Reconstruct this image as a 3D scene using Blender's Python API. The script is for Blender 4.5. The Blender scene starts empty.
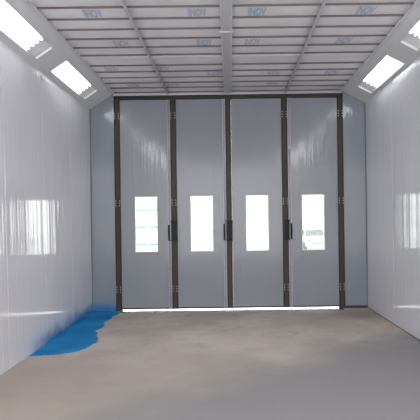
import bpy, bmesh, math, random
from mathutils import Vector, Matrix
random.seed(7)
S = bpy.context.scene
COL = S.collection

# ------------------------------------------------------------------ helpers
def link(o, parent=None):
    COL.objects.link(o)
    if parent is not None:
        o.parent = parent
    return o

def mesh_obj(name, bm, mats, parent=None, smooth=False, bevel=0.0, kind=None):
    bmesh.ops.recalc_face_normals(bm, faces=bm.faces[:])
    me = bpy.data.meshes.new(name)
    bm.to_mesh(me); bm.free()
    if not isinstance(mats, (list, tuple)):
        mats = [mats]
    for m in mats:
        me.materials.append(m)
    if smooth:
        for p in me.polygons: p.use_smooth = True
    o = link(bpy.data.objects.new(name, me), parent)
    if bevel:
        md = o.modifiers.new('bevel', 'BEVEL'); md.width = bevel; md.segments = 2; md.limit_method = 'ANGLE'
    if kind: o['kind'] = kind
    return o

def tag(o, label, cat=None, group=None, kind=None):
    o['label'] = label
    if cat: o['category'] = cat
    if group: o['group'] = group
    if kind: o['kind'] = kind
    return o

def empty(name, loc=(0, 0, 0)):
    o = bpy.data.objects.new(name, None); o.location = loc; o.empty_display_size = .1
    return link(o)

def box(bm, x0, x1, y0, y1, z0, z1, mi=0):
    r = bmesh.ops.create_cube(bm, size=1.0)
    vs = r['verts']
    for v in vs:
        v.co = Vector(((x0+x1)/2 + v.co.x*(x1-x0), (y0+y1)/2 + v.co.y*(y1-y0), (z0+z1)/2 + v.co.z*(z1-z0)))
    for f in {f for v in vs for f in v.link_faces}: f.material_index = mi

def B(*a, mi=0):
    bm = bmesh.new(); box(bm, *a, mi=mi); return bm

def cyl(bm, p0, p1, r, seg=14, mi=0, r2=None):
    p0 = Vector(p0); p1 = Vector(p1); d = p1-p0
    q = Vector((0, 0, 1)).rotation_difference(d.normalized()).to_matrix().to_4x4()
    m = Matrix.Translation((p0+p1)/2) @ q
    g = bmesh.ops.create_cone(bm, cap_ends=True, segments=seg, radius1=r, radius2=r if r2 is None else r2, depth=d.length, matrix=m)
    for f in {f for v in g['verts'] for f in v.link_faces}: f.material_index = mi

def poly(bm, pts, mi=0):
    f = bm.faces.new([bm.verts.new(p) for p in pts]); f.material_index = mi; return f

# ------------------------------------------------------------------ materials
class NT:
    def __init__(s, name):
        s.m = bpy.data.materials.new(name); s.m.use_nodes = True
        s.t = s.m.node_tree; s.p = s.t.nodes['Principled BSDF']; s.out = s.t.nodes['Material Output']
    def n(s, typ, **kw):
        nd = s.t.nodes.new(typ)
        for k, v in kw.items(): setattr(nd, k, v)
        return nd
    def l(s, a, b): s.t.links.new(a, b)
    def math(s, op, a, b=None, clamp=False):
        nd = s.n('ShaderNodeMath', operation=op, use_clamp=clamp)
        for i, v in enumerate((a, b)):
            if v is None: continue
            if isinstance(v, (int, float)): nd.inputs[i].default_value = v
            else: s.l(v, nd.inputs[i])
        return nd.outputs[0]
    def mix(s, f, a, b):
        nd = s.n('ShaderNodeMix', data_type='RGBA')
        for i, v in ((0, f), (6, a), (7, b)):
            if isinstance(v, (int, float)): nd.inputs[i].default_value = v
            elif isinstance(v, tuple): nd.inputs[i].default_value = (*v[:3], 1)
            else: s.l(v, nd.inputs[i])
        return nd.outputs[2]
    def ramp(s, v, lo, hi):
        nd = s.n('ShaderNodeMapRange', interpolation_type='SMOOTHSTEP')
        s.l(v, nd.inputs[0]); nd.inputs[1].default_value = lo; nd.inputs[2].default_value = hi
        return nd.outputs[0]
    def pos(s):
        g = s.n('ShaderNodeNewGeometry'); x = s.n('ShaderNodeSeparateXYZ'); s.l(g.outputs['Position'], x.inputs[0])
        return g.outputs['Position'], x.outputs[0], x.outputs[1], x.outputs[2]
    def noise(s, vec, scale, detail=3, rough=.5, stretch=None):
        if stretch:
            mp = s.n('ShaderNodeMapping'); mp.inputs['Scale'].default_value = stretch; s.l(vec, mp.inputs[0]); vec = mp.outputs[0]
        nd = s.n('ShaderNodeTexNoise'); nd.inputs['Scale'].default_value = scale; nd.inputs['Detail'].default_value = detail
        nd.inputs['Roughness'].default_value = rough; s.l(vec, nd.inputs['Vector'])
        return nd.outputs['Fac']

def srgb(r, g, b):
    f = lambda c: (c/255/12.92 if c/255 <= .04045 else ((c/255+.055)/1.055)**2.4)
    return (f(r), f(g), f(b))

def simple(name, col, rough=.5, metal=0.0, var=.08, scale=8, spec=.5, bump=0.0):
    k = NT(name); P, x, y, z = k.pos()
    n = k.noise(P, scale, 4)
    dk = tuple(c*(1-var) for c in col); lt = tuple(min(1, c*(1+var)) for c in col)
    k.l(k.mix(n, dk, lt), k.p.inputs['Base Color'])
    k.p.inputs['Roughness'].default_value = rough; k.p.inputs['Metallic'].default_value = metal
    k.p.inputs['Specular IOR Level'].default_value = spec
    if bump:
        b = k.n('ShaderNodeBump'); b.inputs['Strength'].default_value = bump; b.inputs['Distance'].default_value = .01
        k.l(n, b.inputs['Height']); k.l(b.outputs[0], k.p.inputs['Normal'])
    return k.m

BLUE = srgb(0, 112, 168)
def panel_mat(name, col, rough, axis, ridge, blue=None, spec=.5, ridge_scale=26):
    """coated sandwich panel: faint vertical rolling ridges, a soft gloss; axis = direction across the ridges"""
    k = NT(name); P, x, y, z = k.pos()
    st = (0, 1, .0015) if axis == 'y' else (1, 0, .0015)
    nb = k.noise(P, ridge_scale, 2, .55, st)
    nb2 = k.noise(P, ridge_scale*.3, 2, .5, st)
    across = y if axis == 'y' else x
    sn = k.math('SINE', k.math('ADD', k.math('MULTIPLY', across, 68), k.math('MULTIPLY', nb2, 22)))
    nb = k.math('ADD', k.math('MULTIPLY', nb, .7), k.math('ADD', k.math('MULTIPLY', nb2, 4), sn))
    b = k.n('ShaderNodeBump'); b.inputs['Strength'].default_value = 1; b.inputs['Distance'].default_value = ridge*.001
    k.l(nb, b.inputs['Height']); k.l(b.outputs[0], k.p.inputs['Normal'])
    big = k.noise(P, .9, 3)
    c = k.mix(big, tuple(v*.94 for v in col), tuple(min(1, v*1.05) for v in col))
    if blue:
        y0, y1, h = blue
        jit = k.noise(P, 5, 4)
        zz = k.math('ADD', z, k.math('MULTIPLY', k.math('SUBTRACT', jit, .5), .22))
        fz = k.math('SUBTRACT', 1, k.ramp(zz, -.06, h))
        fz = k.math('POWER', fz, .9)
        fy = k.ramp(y, y0, y1) if axis == 'y' else k.math('SUBTRACT', 1, k.ramp(x, y0, y1))
        c = k.mix(k.math('MULTIPLY', fz, fy), c, BLUE)
    k.l(c, k.p.inputs['Base Color'])
    k.p.inputs['Roughness'].default_value = rough
    k.p.inputs['Specular IOR Level'].default_value = spec
    return k.m

M = {}
M['wall_left'] = panel_mat('white_wall_panel_left', srgb(218, 217, 222), .07, 'y', .5, blue=(5.3, 6.1, .24), spec=.6)
M['wall_right'] = panel_mat('white_wall_panel_right', srgb(214, 215, 219), .07, 'y', .5, spec=.6)
M['wall_back'] = panel_mat('grey_side_panel', srgb(132, 137, 146), .08, 'x', .35, spec=.6)
M['wall_back_left'] = panel_mat('grey_side_panel_left', srgb(132, 137, 146), .08, 'x', .35, spec=.6, blue=(-2.0, -1.9, .24))
M['door'] = panel_mat('grey_door_panel', srgb(138, 142, 148), .12, 'x', .25, spec=.32)
M['slope'] = simple('slope_panel', srgb(216, 216, 217), .35, var=.03, scale=2)
M['dark'] = simple('dark_brown_profile', srgb(38, 33, 31), .6, var=.15, scale=6)
M['rust'] = simple('brown_channel', srgb(60, 47, 40), .6, var=.25, scale=5)
M['black'] = simple('black_plastic', srgb(26, 26, 30), .7, var=.1)
M['rubber'] = simple('dark_rubber', srgb(50, 46, 46), .6, var=.1)
M['alu'] = simple('aluminium', srgb(224, 224, 228), .4, .1, var=.05)
M['rod'] = simple('zinc_rod', srgb(150, 147, 156), .4, .3, var=.05)
M['rodedge'] = simple('zinc_rail', srgb(186, 184, 192), .4, .1, var=.04)
M['screw'] = simple('screw_metal', srgb(190, 186, 180), .4, .2, var=.05)
M['cloth'] = simple('filter_cloth', srgb(232, 229, 230), .95, var=.05, scale=3, spec=.1, bump=.1)
M['rib'] = simple('grey_support_rod', srgb(112, 105, 104), .6, var=.1)
M['beam'] = simple('grey_ceiling_beam', srgb(196, 196, 197), .4, var=.04)
M['ink'] = simple('pale_blue_ink', srgb(184, 192, 208), .9, var=.14, scale=30)
M['white'] = simple('white_enamel', srgb(235, 235, 235), .3, var=.02)
M['holder'] = simple('grey_lamp_holder', srgb(214, 214, 216), .6, var=.04)
M['corner'] = simple('dark_corner_strip', srgb(96, 102, 112), .5, var=.05)
M['frame'] = simple('white_window_frame', srgb(206, 206, 208), .4, var=.03)
M['roof'] = simple('outer_shell', srgb(150, 150, 152), .8)

k = NT('fluorescent_tube')
k.p.inputs['Base Color'].default_value = (1, 1, 1, 1)
k.p.inputs['Emission Color'].default_value = (.96, .98, 1, 1)
k.p.inputs['Emission Strength'].default_value = 4.5
M['tube'] = k.m

k = NT('window_glass')
tr = k.n('ShaderNodeBsdfTransparent'); gl = k.n('ShaderNodeBsdfGlossy'); gl.inputs['Roughness'].default_value = .02
tr.inputs[0].default_value = (.97, .99, .98, 1)
fr = k.n('ShaderNodeFresnel'); fr.inputs[0].default_value = 1.45
mx = k.n('ShaderNodeMixShader'); k.l(fr.outputs[0], mx.inputs[0]); k.l(tr.outputs[0], mx.inputs[1]); k.l(gl.outputs[0], mx.inputs[2])
k.l(mx.outputs[0], k.out.inputs[0]); M['glass'] = k.m

# floor: dusty beige concrete, a worn greyer area and painted-in shade towards the entrance, blue overspray around the painted corner
k = NT('dusty_concrete_floor'); P, x, y, z = k.pos()
n1 = k.noise(P, 1.1, 5, .55); n2 = k.noise(P, 3.2, 5, .6); n3 = k.noise(P, 22, 4, .6)
c = k.mix(k.ramp(n1, .35, .68), srgb(172, 161, 153), srgb(192, 182, 174))
c = k.mix(k.math('MULTIPLY', k.ramp(n2, .5, .72), .45), c, srgb(150, 138, 131))
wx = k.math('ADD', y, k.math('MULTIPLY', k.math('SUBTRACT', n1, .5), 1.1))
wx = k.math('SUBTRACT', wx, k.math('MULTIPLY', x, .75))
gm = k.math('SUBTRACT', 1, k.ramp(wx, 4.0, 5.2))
c = k.mix(k.math('MULTIPLY', k.math('SUBTRACT', 1, k.ramp(y, 4.2, 6.4)), .8), c, k.mix(n2, srgb(140, 130, 122), srgb(166, 157, 149)))  # beige darkened towards the viewpoint, shade put into the colour
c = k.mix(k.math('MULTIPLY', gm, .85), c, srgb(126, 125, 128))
# damp brown mark by the right-hand jamb
d = k.n('ShaderNodeVectorMath', operation='DISTANCE'); k.l(P, d.inputs[0]); d.inputs[1].default_value = (2.12, 7.55, 0)
dm = k.math('SUBTRACT', 1, k.ramp(k.math('ADD', d.outputs['Value'], k.math('MULTIPLY', n2, .4)), .3, .85))
c = k.mix(k.math('MULTIPLY', dm, .55), c, srgb(112, 99, 92))
c = k.mix(k.math('MULTIPLY', k.ramp(n3, .55, .75), .2), c, srgb(150, 143, 138))
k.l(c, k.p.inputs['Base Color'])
k.p.inputs['Roughness'].default_value = .75; k.p.inputs['Specular IOR Level'].default_value = .3
b = k.n('ShaderNodeBump'); b.inputs['Strength'].default_value = .15; b.inputs['Distance'].default_value = .01
k.l(n3, b.inputs['Height']); k.l(b.outputs[0], k.p.inputs['Normal'])
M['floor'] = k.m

k = NT('blue_paint'); P, x, y, z = k.pos()
n1 = k.noise(P, 2.2, 5); 
c = k.mix(k.ramp(n1, .3, .7), srgb(8, 112, 174), srgb(34, 142, 200))
k.l(c, k.p.inputs['Base Color']); k.p.inputs['Roughness'].default_value = .6; k.p.inputs['Specular IOR Level'].default_value = .15
M['paint'] = k.m

# ------------------------------------------------------------------ dimensions
D = 8.10                      # door plane
XL, XR = -2.50, 2.462         # side walls
ZC = 3.915                    # filter ceiling
YB = -3.0                     # unseen entrance end, left open to add soft light from behind
L_LO, L_UP = Vector((XL, 0, 3.63)), Vector((-2.07, 0, ZC))
R_LO, R_UP = Vector((XR, 0, 3.69)), Vector((2.03, 0, ZC))

# ------------------------------------------------------------------ shell
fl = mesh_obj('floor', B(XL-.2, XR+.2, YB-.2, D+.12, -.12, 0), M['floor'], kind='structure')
tag(fl, 'dusty beige concrete floor of the spray booth', 'floor')

def side_wall(name, x, sgn, ztop, joints, mat, lean=None):
    """panels joined by narrow vertical grooves; sgn = direction out of the room"""
    prof = [(YB-.1, 0)]
    for j in joints:
        prof += [(j-.004, 0), (j-.002, .004), (j+.002, .004), (j+.004, 0)]
    prof += [(D+.12, 0)]
    bm = bmesh.new()
    rows = []
    for zz in (-.02, ztop+.03):
        rows.append([bm.verts.new((x + sgn*dp + ((lean(yy) if lean else 0) if zz < 1 else 0), yy, zz)) for yy, dp in prof])
    rows.append([bm.verts.new((x+sgn*.12, yy, ztop+.03)) for yy, dp in prof])
    rows.append([bm.verts.new((x+sgn*.12, yy, -.02)) for yy, dp in prof])
    for a in range(4):
        r0, r1 = rows[a], rows[(a+1) % 4]
        for i in range(len(prof)-1):
            bm.faces.new((r0[i], r0[i+1], r1[i+1], r1[i]))
    bm.faces.new([r[0] for r in rows]); bm.faces.new([r[-1] for r in rows])
    return mesh_obj(name, bm, mat, kind='structure')

jl = [-2.1, -1.05, 0, .85, 1.9, 2.95, 3.95, 4.97, 6.0, 7.05]
lean = lambda yy: .05*max(0, min(1, (D-yy)/2.2))
wl = side_wall('wall_left', XL, -1, 3.63, jl, M['wall_left'], lean)
tag(wl, 'glossy white panelled left wall with blue overspray at its foot', 'wall')
wr = side_wall('wall_right', XR, 1, 3.69, [-2.2, -1.1, 0, 1.1, 2.2, 3.3, 4.3, 5.35, 6.8], M['wall_right'])
tag(wr, 'glossy white panelled right wall reflecting the rightmost window', 'wall')
cl = mesh_obj('ceiling', B(XL-.3, XR+.3, YB-.3, D+.3, 4.10, 4.2), M['roof'], kind='structure')
tag(cl, 'roof slab above the filter ceiling', 'ceiling')

# ceiling part in front of the visible filter rows, same cloth
cn = mesh_obj('ceiling', B(L_UP.x, R_UP.x, YB-.1, 2.3, ZC, ZC+.03), M['cloth'], kind='structure')
tag(cn, 'filter ceiling continuing towards the booth entrance', 'ceiling')

# back wall side panels and lintel
bl = mesh_obj('wall_back', B(XL-.1, -2.064, D, D+.1, -.02, ZC+.2), M['wall_back_left'], kind='structure')
tag(bl, 'narrow grey side panel left of the doors with blue paint at its foot', 'wall')
br = mesh_obj('wall_back', B(2.05, XR+.1, D, D+.1, -.02, ZC+.2), M['wall_back'], kind='structure')
tag(br, 'narrow grey side panel right of the doors', 'wall')
ln = mesh_obj('wall_back', B(-2.064, 2.05, D+.05, D+.1, 3.80, ZC+.2), M['wall_back'], kind='structure')
tag(ln, 'lintel strip above the door head', 'wall')
tr = mesh_obj('trim_1', B(-2.064, 2.05, D-.03, D+.05, 3.79, 3.862), M['dark'], bevel=.004, kind='structure')
tag(tr, 'dark brown head beam across the top of the four doors', 'trim')
tr = mesh_obj('trim_2', B(L_UP.x, R_UP.x, D-.04, D+.05, 3.863, ZC+.03), M['beam'], bevel=.004, kind='structure')
tag(tr, 'pale grey flange between ceiling filters and door head', 'trim')
tr = mesh_obj('baseboard_right', B(XR-.006, XR, YB, D, 0, .010), M['rubber'], kind='structure')
tag(tr, 'thin dark seal along the foot of the right wall', 'trim')
tr = mesh_obj('baseboard_back', B(2.05, XR-.006, D-.015, D, 0, .045), M['rubber'], kind='structure')
tag(tr, 'dark rail at the foot of the right side panel', 'trim')
for nm, xx, lab in (('trim_3', XL, 'left'), ('trim_4', XR, 'right')):
    s = 1 if xx < 0 else -1
    tr = mesh_obj(nm, B(min(xx, xx+s*.016), max(xx, xx+s*.016), D-.016, D, .05, 3.66), M['corner'], bevel=.004, kind='structure')
    tag(tr, f'dark cover strip in the {lab} back corner', 'trim')

# ------------------------------------------------------------------ sloped light panels with openings for the fixtures
FIX_END = [7.57, 5.68]; FIX_LEN = 1.41; FIX_W = .26
def slope(name, lo, up, ucen, label):
    u = (up-lo); Ln = u.length; u.normalize()
    n = Vector((u.z, 0, -u.x)) if lo.x < 0 else Vector((-abs(u.z), 0, -abs(u.x)))
    us = [-.02, ucen-FIX_W/2, ucen+FIX_W/2, Ln+.01]
    ys = [YB-.05]
    for e in reversed(FIX_END): ys += [e-FIX_LEN, e]
    ys += [D+.02]
    bm = bmesh.new()
    g = {}
    for i, a in enumerate(us):
        for j, yy in enumerate(ys):
            g[i, j] = bm.verts.new(lo + u*a + Vector((0, yy, 0)))
    for i in range(3):
        for j in range(len(ys)-1):
            if i == 1 and j % 2 == 1: continue
            bm.faces.new((g[i, j], g[i+1, j], g[i+1, j+1], g[i, j+1]))
    bmesh.ops.remove_doubles(bm, verts=bm.verts[:], dist=1e-5)
    o = mesh_obj(name, bm, M['slope'], kind='structure')
    md = o.modifiers.new('thick', 'SOLIDIFY'); md.thickness = .012; md.offset = -1 
    # make normals face the room so the sheet thickens outward
    me = o.data
    if me.polygons[0].normal.dot(n) < 0: me.flip_normals()
    tag(o, label, 'ceiling')
    return u, n
uL, nL = slope('ceiling_left', L_LO, L_UP, .217, 'grey sloped panel above the left wall holding two lights')
uR, nR = slope('ceiling_right', R_LO, R_UP, .19, 'grey sloped panel above the right wall holding two lights')
# angle trims where slope meets filters
for nm, x0, x1, lab in (('trim_5', L_UP.x-.012, L_UP.x+.03, 'left'), ('trim_6', R_UP.x-.03, R_UP.x+.012, 'right')):
    bm = B(x0, x1, YB, D-.04, ZC-.022, ZC+.05)
    tag(mesh_obj(nm, bm, M['slope'], bevel=.004, kind='structure'), f'grey edge profile between filters and {lab} sloped panel', 'trim')

# ------------------------------------------------------------------ light fixtures
def make_light():
    r = empty('ceiling_light')
    w, l, d = FIX_W/2, FIX_LEN/2, .1
    bm = bmesh.new()                                 # open housing, +z goes up into the plenum
    box(bm, -w, w, -l, l, d, d+.008)
    box(bm, -w-.006, -w, -l, l, .0, d+.008); box(bm, w, w+.006, -l, l, .0, d+.008)
    box(bm, -w, w, -l-.006, -l, .0, d+.008); box(bm, -w, w, l, l+.006, .0, d+.008)
    mesh_obj('housing', bm, M['white'], r)
    bm = bmesh.new(); t, q = .018, -.006
    box(bm, -w-t, -w, -l-t, l+t, q, -.0005); box(bm, w, w+t, -l-t, l+t, q, -.0005)
    box(bm, -w, w, -l-t, -l, q, -.0005); box(bm, -w, w, l, l+t, q, -.0005)
    mesh_obj('frame', bm, M['slope'], r)
    mesh_obj('end_lip', B(-w+.01, w-.01, l-.012, l+.002, -.016, .02), M['white'], r, bevel=.002)
    bm = bmesh.new()                                 # sheet ramp that hides the tube sockets
    a_ = [bm.verts.new((sx, yy, zz)) for sx in (-w+.002, w-.002) for yy, zz in ((l-.21, .066), (l-.03, .006), (l-.03, .09), (l-.21, .09))]
    bm.faces.new(a_[:4]); bm.faces.new(a_[4:])
    for q_ in range(4): bm.faces.new((a_[q_], a_[(q_+1) % 4], a_[4+(q_+1) % 4], a_[4+q_]))
    mesh_obj('lamp_holder', bm, M['holder'], r, bevel=.004)
    bm = bmesh.new(); box(bm, -w+.004, w-.004, -l+.004, -l+.04, .064, .09)
    mesh_obj('lamp_holder', bm, M['holder'], r, bevel=.004)
    for i in range(4):
        xx = -w + FIX_W*(i+.5)/4
        bm = bmesh.new(); cyl(bm, (xx, -l+.03, .045), (xx, l-.20, .045), .016, 16)
        t_ = mesh_obj('tube', bm, M['tube'], r, smooth=True)
        bm = bmesh.new(); cyl(bm, (xx, l-.21, .045), (xx, l-.185, .045), .0165, 16)
        mesh_obj('tube_cap', bm, M['alu'], t_, smooth=True)
    return r
def copy_tree(o, parent=None):
    kids = list(o.children)
    c = o.copy(); COL.objects.link(c); c.parent = parent
    for ch in kids: copy_tree(ch, c)
    return c
proto = make_light()
first = True
for side, lo, u, n, uc in (('left', L_LO, uL, nL, .217), ('right', R_LO, uR, nR, .19)):
    for e, far in zip(FIX_END, (True, False)):
        o = proto if first else copy_tree(proto); first = False
        zax = -n; yax = Vector((0, 1, 0)); xax = yax.cross(zax)
        c = lo + u*uc + Vector((0, e-FIX_LEN/2, 0))
        m = Matrix((xax, yax, zax)).transposed().to_4x4(); m.translation = c
        o.matrix_world = m
        tag(o, f"glowing recessed four-tube light in the {side} sloped panel, {'the one nearest the doors' if far else 'cut off by the picture edge'}",
            'ceiling light', 'recessed fluorescent lights')
# the same lights further along the booth, behind and above the viewpoint: area lamps where they hang
for side, lo, u, n, uc in (('left', L_LO, uL, nL, .217), ('right', R_LO, uR, nR, .19)):
    for yy in (3.1, 1.2, -.7):
        ld = bpy.data.lights.new('booth_lamp', 'AREA'); ld.shape = 'RECTANGLE'; ld.size = .24; ld.size_y = 1.15
        ld.energy = 16 if yy > 3 else 31; ld.color = (.97, .985, 1)
        lo_ = link(bpy.data.objects.new('booth_lamp', ld))
        zax = -n; yax = Vector((0, 1, 0)); xax = yax.cross(zax)
        m = Matrix((xax, yax, zax)).transposed().to_4x4(); m.translation = lo + u*uc + Vector((0, yy, 0)) + n*.03
        lo_.matrix_world = m

# ------------------------------------------------------------------ filter ceiling
XB = [L_UP.x+.03, -1.085, -.012, 1.025, R_UP.x-.03]     # column edges / bar axes
step = .0345*D
rows_ = {'far': ([.785*D + step*i for i in range(1, 7)], .785*D, D-.04),
         'near': ([.768*D - step*i for i in range(0, 10)], 2.3, .771*D)}
def text_mesh(body, w, h):
    cu = bpy.data.curves.new('t', 'FONT'); cu.body = body; cu.align_x = 'CENTER'; cu.align_y = 'CENTER'; cu.size = 1; cu.offset = .05
    o = bpy.data.objects.new('t', cu); COL.objects.link(o)
    bpy.context.view_layer.update()
    me = bpy.data.meshes.new_from_object(o.evaluated_get(bpy.context.evaluated_depsgraph_get()))
    bpy.data.objects.remove(o); bpy.data.curves.remove(cu)
    xs = [v.co.x for v in me.vertices]; ys = [v.co.y for v in me.vertices]
    cx, cy = (min(xs)+max(xs))/2, (min(ys)+max(ys))/2
    sx, sy = w/(max(xs)-min(xs)), h/(max(ys)-min(ys))
    for v in me.vertices: v.co = Vector(((v.co.x-cx)*sx, -(v.co.y-cy)*sy, 0))   # reads from below, facing the entrance
    me.materials.append(M['ink'])
    return me
marks = {}
TM = text_mesh('INOV', .2, .19)
# printed marks (x, y on the ceiling) grouped later by the column and row they lie in
MARKS = [(-.33, 4.86), (.33, 4.95), (.32, 5.83), (1.53, 4.83), (1.50, 5.72), (-1.48, 4.95), (-1.37, 5.85), (-.30, 5.82),
         (-.98, 6.82), (-.92, 7.52), (.72, 6.92), (.75, 7.57), (1.62, 6.95), (-1.75, 6.9), (-.22, 7.0), (-1.6, 7.55)]
colname = ['left outer', 'left inner', 'right inner', 'right outer']
colplace = ['along left sloped panel', 'left of middle beam', 'right of middle beam', 'along right sloped panel']
for rn, (ribs, ya, yb) in rows_.items():
    for ci in range(4):
        x0 = XB[ci] + (.06 if ci == 2 else .0); x1 = XB[ci+1] - (.06 if ci == 1 else .0)
        r = empty('ceiling_filter', ((x0+x1)/2, (ya+yb)/2, ZC))
        inv = Matrix.Translation(-r.location)
        # cloth, drooping a little between the rods
        edges = sorted([ya] + [b_ for b_ in ribs if ya < b_ < yb] + [yb])
        bm = bmesh.new(); prof = []
        for a_, b_ in zip(edges[:-1], edges[1:]):
            for t in range(6):
                f = t/6; prof.append((a_+(b_-a_)*f, ZC+.004-.012*math.sin(math.pi*f)*min(1, (b_-a_)/.2)))
        prof.append((yb, ZC+.004))
        top = []
        nx = 7
        grid = [[bm.verts.new((x0+(x1-x0)*i/(nx-1), yy, zz + random.uniform(-.0015, .0015))) for i in range(nx)] for yy, zz in prof]
        for a in range(len(prof)-1):
            for i in range(nx-1):
                bm.faces.new((grid[a][i], grid[a][i+1], grid[a+1][i+1], grid[a+1][i]))
        bmesh.ops.transform(bm, matrix=inv, verts=bm.verts[:])
        co = mesh_obj('filter_cloth', bm, M['cloth'], r, smooth=True)
        md = co.modifiers.new('thick', 'SOLIDIFY'); md.thickness = .02; md.offset = 1
        if co.data.polygons[0].normal.z > 0: pass
        else: co.data.flip_normals()
        for b_ in ribs:
            if not (ya <= b_ <= yb+.001) or b_ < 3.2: continue
            bm = B(x0+.002, x1-.002, b_-.007, b_+.007, ZC-.016, ZC+.004)
            bmesh.ops.transform(bm, matrix=inv, verts=bm.verts[:])
            mesh_obj('support_rod', bm, M['rib'], r)
        for (mx_, my_) in MARKS:
            if x0 <= mx_ <= x1 and ya <= my_ <= yb:
                # sit the print in the middle of its strip
                es = [e for e in zip(edges[:-1], edges[1:]) if e[0] <= my_ <= e[1]][0]
                o = link(bpy.data.objects.new('printed_mark', TM), r)
                mid = (es[0]+es[1])/2
                o.location = Vector((mx_, mid, ZC-.0115)) - r.location
                o['label'] = 'pale blue printed lettering'
        tag(r, f"white ceiling filter with grey rods {colplace[ci]}, {'next to doors' if rn == 'far' else 'nearer the viewer'}",
            'ceiling filter', 'filter panels of the ceiling')
# bars of the filter ceiling
tag(mesh_obj('trim_7', B(XB[2]-.052, XB[2]+.052, YB, D-.04, ZC-.035, ZC+.03), M['beam'], bevel=.006, kind='structure'),
    'wide grey beam along the middle of the filter ceiling', 'trim')
bm = bmesh.new()
for s in (-1, 1):
    box(bm, XB[2]+s*.061-.007, XB[2]+s*.061+.007, YB, D-.04, ZC-.042, ZC+.01)
for i, ci in enumerate((1, 3)):
    b2 = bmesh.new(); cyl(b2, (XB[ci], YB, ZC-.025), (XB[ci], D-.04, ZC-.025), .017, 12)
    tag(mesh_obj(f'trim_{8+i}', b2, M['alu'], smooth=True, kind='structure'),
        f"thin silver bar along the filter ceiling, {'left' if ci == 1 else 'right'} of the wide beam", 'trim')
tag(mesh_obj('trim_10', bm, M['alu'], kind='structure'), 'pale edge strips either side of the wide ceiling beam', 'trim')
tag(mesh_obj('trim_11', B(L_UP.x+.03, R_UP.x-.03, .7725*D, .7845*D, ZC-.024, ZC+.03), M['alu'], bevel=.003, kind='structure'),
    'pale flat bar across the filter ceiling between its two rows', 'trim')
tag(mesh_obj('trim_12', B(XB[2]-.085, XB[2]+.085, 5.41, 5.435, ZC-.046, ZC-.03), M['alu'], kind='structure'),
    'thin pale joint strip across the wide ceiling beam', 'trim')

# ------------------------------------------------------------------ doors
PX = [-2.012, -1.0, -.013, .997, 2.0]
ZT, ZB = 3.795, .024
HZ = (3.50, 1.935, .39)
def post(bm, x, w=.052):
    box(bm, x-w, x-w+.022, D-.02, D+.05, ZB+.0, ZT, 0)
    box(bm, x+w-.022, x+w, D-.02, D+.05, ZB+.0, ZT, 0)
    box(bm, x-w+.022, x+w-.022, D-.008, D+.05, ZB+.0, ZT, 1)
def hinge(x, z, parent):
    bm = bmesh.new()
    box(bm, x-.05, x+.05, D-.027, D-.0205, z-.065, z+.065, 0)
    cyl(bm, (x, D-.031, z-.07), (x, D-.031, z+.07), .008, 10, 0)
    for sx in (-.034, .034):
        for sz in (-.045, 0, .045):
            cyl(bm, (x+sx, D-.033, z+sz), (x+sx, D-.026, z+sz), .0085, 8, 1)
    return mesh_obj('hinge', bm, [M['rubber'], M['screw']], parent)

# outer jambs (fixed)
for i, nm, lab in ((0, 'trim_13', 'left'), (4, 'trim_14', 'right')):
    r = empty(nm, (PX[i], D, 0)); r['kind'] = 'structure'
    tag(r, f'dark brown outer jamb at the {lab} end of the folding doors', 'trim')
    bm = bmesh.new(); post(bm, PX[i])
    if i == 0: box(bm, PX[i]-.052, PX[i]+.052, D-.02, D+.05, 0, ZB)
    else: box(bm, PX[i]-.052, PX[i]+.052, D-.02, D+.05, 0, ZB)
    j = mesh_obj('jamb', bm, [M['dark'], M['rust']]); j.parent = r; j.matrix_parent_inverse = Matrix.Translation(-r.location)
    for z in HZ:
        h = hinge(PX[i], z, r); h.matrix_parent_inverse = Matrix.Translation(-r.location)

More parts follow.
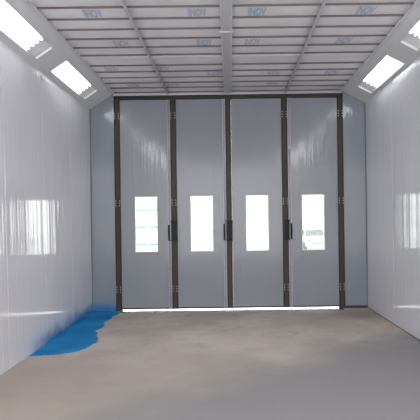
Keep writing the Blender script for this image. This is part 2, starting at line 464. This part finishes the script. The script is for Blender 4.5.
seal_post = {1: 1, 2: 2, 4: 3}      # door number -> post it carries
rod_side = {1: ('post', PX[1]-.085), 2: ('post', PX[2]-.078), 4: ('post', PX[3]+.083)}
place = {1: 'leftmost of four, teal-striped view in its window', 2: 'second from the left, black lock box on its right edge',
         3: 'third from the left, without a lock rod', 4: 'rightmost of four, a parked car faint in its window'}
WIN_Z = (1.062, 2.042)
for dn in range(1, 5):
    r = empty(f'door_{dn}', ((PX[dn-1]+PX[dn])/2, D, ZB)); r['kind'] = 'structure'
    inv = Matrix.Translation(-r.location)
    tag(r, f'tall grey folding door leaf, {place[dn]}', 'door')
    parts = []
    x0, x1 = PX[dn-1]+.053, PX[dn]-.053
    cx = (PX[dn-1]+PX[dn])/2; wx0, wx1 = cx-.194, cx+.194
    bm = bmesh.new()                     # panel with a window opening
    box(bm, x0, wx0, D, D+.045, ZB+.028, ZT); box(bm, wx1, x1, D, D+.045, ZB+.028, ZT)
    box(bm, wx0, wx1, D, D+.045, ZB+.028, WIN_Z[0]); box(bm, wx0, wx1, D, D+.045, WIN_Z[1], ZT)
    parts.append(mesh_obj('door_panel', bm, M['door']))
    parts.append(mesh_obj('bottom_rail', B(x0, x1, D-.006, D+.05, ZB, ZB+.027), M['rubber']))
    bm = bmesh.new(); t = .014
    box(bm, wx0-t, wx0+.004, D-.006, D+.05, WIN_Z[0]-t, WIN_Z[1]+t); box(bm, wx1-.004, wx1+t, D-.006, D+.05, WIN_Z[0]-t, WIN_Z[1]+t)
    box(bm, wx0+.004, wx1-.004, D-.006, D+.05, WIN_Z[0]-t, WIN_Z[0]+.004); box(bm, wx0+.004, wx1-.004, D-.006, D+.05, WIN_Z[1]-.004, WIN_Z[1]+t)
    wf = mesh_obj('window_frame', bm, M['frame']); parts.append(wf)
    pn = mesh_obj('window_pane', B(wx0+.004, wx1-.004, D+.02, D+.026, WIN_Z[0]+.004, WIN_Z[1]-.004), M['glass'], wf)
    pn['label'] = 'bright clear glass pane'
    if dn in seal_post:
        px = PX[seal_post[dn]]
        bm = bmesh.new(); post(bm, px); 
        parts.append(mesh_obj('edge_profile', bm, [M['dark'], M['rust']]))
        for z in (HZ if dn != 2 else ()):
            parts.append(hinge(px, z, None))
        rx = rod_side[dn][1]
        bm = bmesh.new()
        box(bm, rx-.026, rx+.026, D-.012, D-.0005, ZB, ZT-.005, 1)
        for sx in (-.026, .018): box(bm, rx+sx, rx+sx+.008, D-.03, D-.012, ZB, ZT-.005, 0)
        cyl(bm, (rx, D-.022, .006), (rx, D-.022, ZT-.01), .010, 12, 1)
        for z in (3.72, 2.9, 2.2, .75, .2):
            box(bm, rx-.022, rx+.022, D-.036, D-.010, z-.02, z+.02, 1)
        parts.append(mesh_obj('lock_rod', bm, [M['rodedge'], M['rod']]))
        # black cover box over the profile
        bx = px if dn != 4 else px+.03
        hw = .055 if dn != 4 else .036
        bm = bmesh.new(); box(bm, bx-hw, bx+hw, D-.045, D-.0205, 1.25, 1.6)
        box(bm, bx-hw-.008, bx+hw+.008, D-.08, D-.0205, 1.585, 1.605); box(bm, bx-hw-.008, bx+hw+.008, D-.08, D-.0205, 1.245, 1.265)
        parts.append(mesh_obj('lock_box', bm, M['black'], bevel=.006))
        # bow handle on the rod
        bm = bmesh.new()
        hx = rx - (.012 if dn != 4 else -.022)
        pts = [(hx, D-.03, 1.52), (hx, D-.045, 1.50), (hx, D-.085, 1.42), (hx, D-.085, 1.36), (hx, D-.045, 1.29), (hx, D-.03, 1.27)]
        for a_, b_ in zip(pts[:-1], pts[1:]): cyl(bm, a_, b_,   .012, 12)
        for p_ in pts[1:-1]: bmesh.ops.create_uvsphere(bm, u_segments=10, v_segments=6, radius=.0122, matrix=Matrix.Translation(p_))
        box(bm, hx-.015, hx+.015, D-.034, D-.012, 1.25, 1.54)
        parts.append(mesh_obj('handle', bm, M['black'], bevel=.002))
    for p in parts:
        p.parent = r; p.matrix_parent_inverse = inv

M['reflector'] = simple('spill_reflector', srgb(225, 220, 218), .16, .9, var=.04)  # glossy strip added to carry the outside glow onto the floor
tag(mesh_obj('trim_15', B(PX[0]+.04, PX[4]-.0, D-.19, D+.12, -.01, .004), M['reflector'], bevel=.001, kind='structure'),
    'added light-spill sill under the door leaves', 'trim')
# ------------------------------------------------------------------ blue paint on the floor in the left corner
def floor_pt(px, py):
    dx, dy = px-230, py-220
    th = .0131
    ddx, ddy = dx-th*dy, dy+th*dx
    Y = 725/ddy
    return (ddx/450*Y, Y)
EDGE = [(-1.93, 8.08), (-1.95, 7.86), (-2.02, 7.62), (-1.99, 7.42), (-2.04, 7.2), (-1.97, 6.98), (-1.98, 6.8), (-2.0, 6.62), (-1.93, 6.5), (-1.9, 6.35),
        (-1.84, 6.2), (-1.80, 6.0), (-1.84, 5.86), (-1.84, 5.74), (-1.9, 5.62), (-1.98, 5.55), (-2.06, 5.52), (-2.14, 5.47), (-2.22, 5.46), (-2.30, 5.43), (-2.38, 5.44), (-2.448, 5.40)]
random.seed(3)
rag = []
for (a, b_) in zip(EDGE[:-1], EDGE[1:]):
    for t in range(5):
        f = t/5
        rag.append((a[0]+(b_[0]-a[0])*f+random.uniform(-.018, .018), a[1]+(b_[1]-a[1])*f+random.uniform(-.02, .02)))
rag[0] = EDGE[0]; rag.append(EDGE[-1])
bm = bmesh.new()
pts = [(XL+.004, D-.002), (XL+.052, 5.9)]
ring = [(XL+.003, D-.003)] + rag + [(XL+.0505, 5.9)]
f = poly(bm, [(x_, y_, .0015) for x_, y_ in ring])
bmesh.ops.triangulate(bm, faces=[f])
ob = mesh_obj('paint_patch', bm, M['paint'])
tag(ob, 'blue paint patch on the concrete floor in the left back corner', 'paint')

# ------------------------------------------------------------------ outside, seen through the door windows and under the doors
M['ground'] = simple('pale_yard', srgb(240, 239, 236), .9, var=.03, scale=.6)
M['shed'] = simple('pale_cladding', srgb(240, 243, 243), .8, var=.01)
M['teal'] = simple('teal_band', srgb(72, 114, 110), .9, var=.1)
M['carw'] = simple('white_car_paint', srgb(232, 232, 228), .35, var=.02)
M['carglass'] = simple('car_glass', srgb(92, 95, 95), .9, var=.45, scale=2.5, spec=.05)
M['tyre'] = simple('tyre', srgb(66, 66, 66), .9, spec=.05)
g0 = mesh_obj('ground', B(-60, 60, -40, YB-.2, -.12, -.02), M['ground'], kind='structure')
tag(g0, 'unseen yard before the booth end left open for fill light', 'ground')
bm = bmesh.new(); gr = [[bm.verts.new((xx, yy, zz)) for xx in (-60, 60)] for yy, zz in ((D+.12, -.001), (10, -.01), (24, -.30), (90, -.30))]
for a_, b_ in zip(gr[:-1], gr[1:]): bm.faces.new((a_[0], a_[1], b_[1], b_[0]))
g = mesh_obj('ground', bm, M['ground'], kind='structure')
tag(g, 'bright sunlit yard outside the doors', 'ground')
r = empty('building', (-5, 22, 0))
inv = Matrix.Translation(-r.location)
ps = [mesh_obj('wall', B(-10, -2.4, 22, 26, -.4, 6), M['shed'])]
for zz, h in ((2.10, .09), (1.26, .11), (.42, .09)):
    for a, b_ in (((-10, -2.4),) if zz > 2 else ((-6.5, -5.4), (-4.72, -4.1), (-3.94, -3.0))):
        ps.append(mesh_obj('teal_band', B(a, b_, 21.95, 22, zz, zz+h), M['teal']))
for p in ps: p.parent = r; p.matrix_parent_inverse = inv
tag(r, 'pale building with thin teal bands seen through the leftmost window', 'building')

# car facing the booth
def car():
    r = empty('car', (5.30, 27, -.30)); r.scale = (.9, .9, .9)
    # lower body: loft of half-sections along y (front = 0)
    st = [(0.0, .60, .34, .62), (.06, .72, .26, .70), (.35, .80, .22, .80), (1.0, .84, .22, .92), (1.6, .86, .22, .98), (3.0, .86, .22, 1.0), (3.8, .84, .24, .98), (4.2, .78, .30, .92), (4.3, .66, .36, .80)]
    bm = bmesh.new(); rings = []
    for (yy, hw, zb, zt) in st:
        s = [(-hw*.86, zb), (-hw, zb+.12), (-hw*1.0, zt-.16), (-hw*.93, zt-.03), (-hw*.6, zt), (0, zt+.015), (hw*.6, zt), (hw*.93, zt-.03), (hw, zt-.16), (hw, zb+.12), (hw*.86, zb)]
        rings.append([bm.verts.new((a, yy, b)) for a, b in s])
    for a, b in zip(rings[:-1], rings[1:]):
        n_ = len(a)
        for i in range(n_): bm.faces.new((a[i], a[(i+1) % n_], b[(i+1) % n_], b[i]))
    bm.faces.new(rings[0]); bm.faces.new(rings[-1])
    body = mesh_obj('body', bm, M['carw'], r, smooth=True)
    # greenhouse
    bm = bmesh.new(); rings = []
    for (yy, hw, z) in ((0, 0, 0),): pass
    lo = [(-.76, 1.0, .93), (.76, 1.0, .93), (.78, 3.75, .97), (-.78, 3.75, .97)]
    hi = [(-.60, 1.75, 1.36), (.60, 1.75, 1.36), (.60, 3.0, 1.37), (-.60, 3.0, 1.37)]
    vl = [bm.verts.new(p) for p in lo]; vh = [bm.verts.new(p) for p in hi]
    for i in range(4): bm.faces.new((vl[i], vl[(i+1) % 4], vh[(i+1) % 4], vh[i]))
    bm.faces.new(vh); bm.faces.new(vl)
    mesh_obj('windscreen', bm, M['carglass'], r, bevel=.03)
    bm = bmesh.new(); box(bm, -.62, .62, 1.72, 3.05, 1.355, 1.42)
    mesh_obj('roof', bm, M['carw'], r, bevel=.03)
    for s in (-1, 1):
        bm = bmesh.new(); cyl(bm, (s*.60, 1.72, 1.38), (s*.775, .98, .94), .035, 8)
        mesh_obj('pillar', bm, M['carw'], r)
        bm = bmesh.new(); bmesh.ops.create_uvsphere(bm, u_segments=12, v_segments=8, radius=1, matrix=Matrix.Translation((s*.95, 1.25, 1.0)) @ Matrix.Diagonal((.11, .06, .07, 1)))
        cyl(bm, (s*.78, 1.25, .97), (s*.9, 1.25, .98), .02, 8)
        mesh_obj('side_mirror', bm, M['tyre'], r, smooth=True)
        bm = bmesh.new(); bmesh.ops.create_uvsphere(bm, u_segments=14, v_segments=8, radius=1, matrix=Matrix.Translation((s*.60, .10, .66)) @ Matrix.Diagonal((.16, .1, .07, 1)))
        mesh_obj('headlamp', bm, M['carglass'], r, smooth=True)
        for yy in (.8, 3.45):
            bm = bmesh.new(); cyl(bm, (s*.66, yy, .31), (s*.87, yy, .31), .31, 20)
            mesh_obj('wheel', bm, M['tyre'], r)
    bm = bmesh.new(); box(bm, -.45, .45, -.015, .1, .44, .52)
    mesh_obj('grille', bm, M['tyre'], r, bevel=.01)
    bm = bmesh.new(); box(bm, -.6, .2, .0, .12, .29, .37)
    mesh_obj('bumper_intake', bm, M['tyre'], r, bevel=.01)
    return tag(r, 'pale parked car facing the booth, seen through the rightmost window', 'car')
car()

# ------------------------------------------------------------------ world, camera, colour
w = bpy.data.worlds.new('overcast'); S.world = w; w.use_nodes = True
bg = w.node_tree.nodes['Background']; bg.inputs[0].default_value = (1, 1, 1, 1); bg.inputs[1].default_value = 5.5

cam = bpy.data.cameras.new('camera'); co = link(bpy.data.objects.new('camera', cam))
co.location = (0, 0, 1.611); co.rotation_euler = (math.pi/2, .0131, 0)
cam.sensor_fit = 'HORIZONTAL'; cam.sensor_width = 36; cam.lens = 450/420*36
cam.shift_x = -20/420; cam.shift_y = 10/420
cam.clip_end = 300
S.camera = co
S.view_settings.view_transform = 'Standard'; S.view_settings.look = 'None'
S.view_settings.exposure = 0; S.view_settings.gamma = 1
S.cycles.use_denoising = True
S.cycles.max_bounces = 12; S.cycles.diffuse_bounces = 6; S.cycles.sample_clamp_indirect = 10
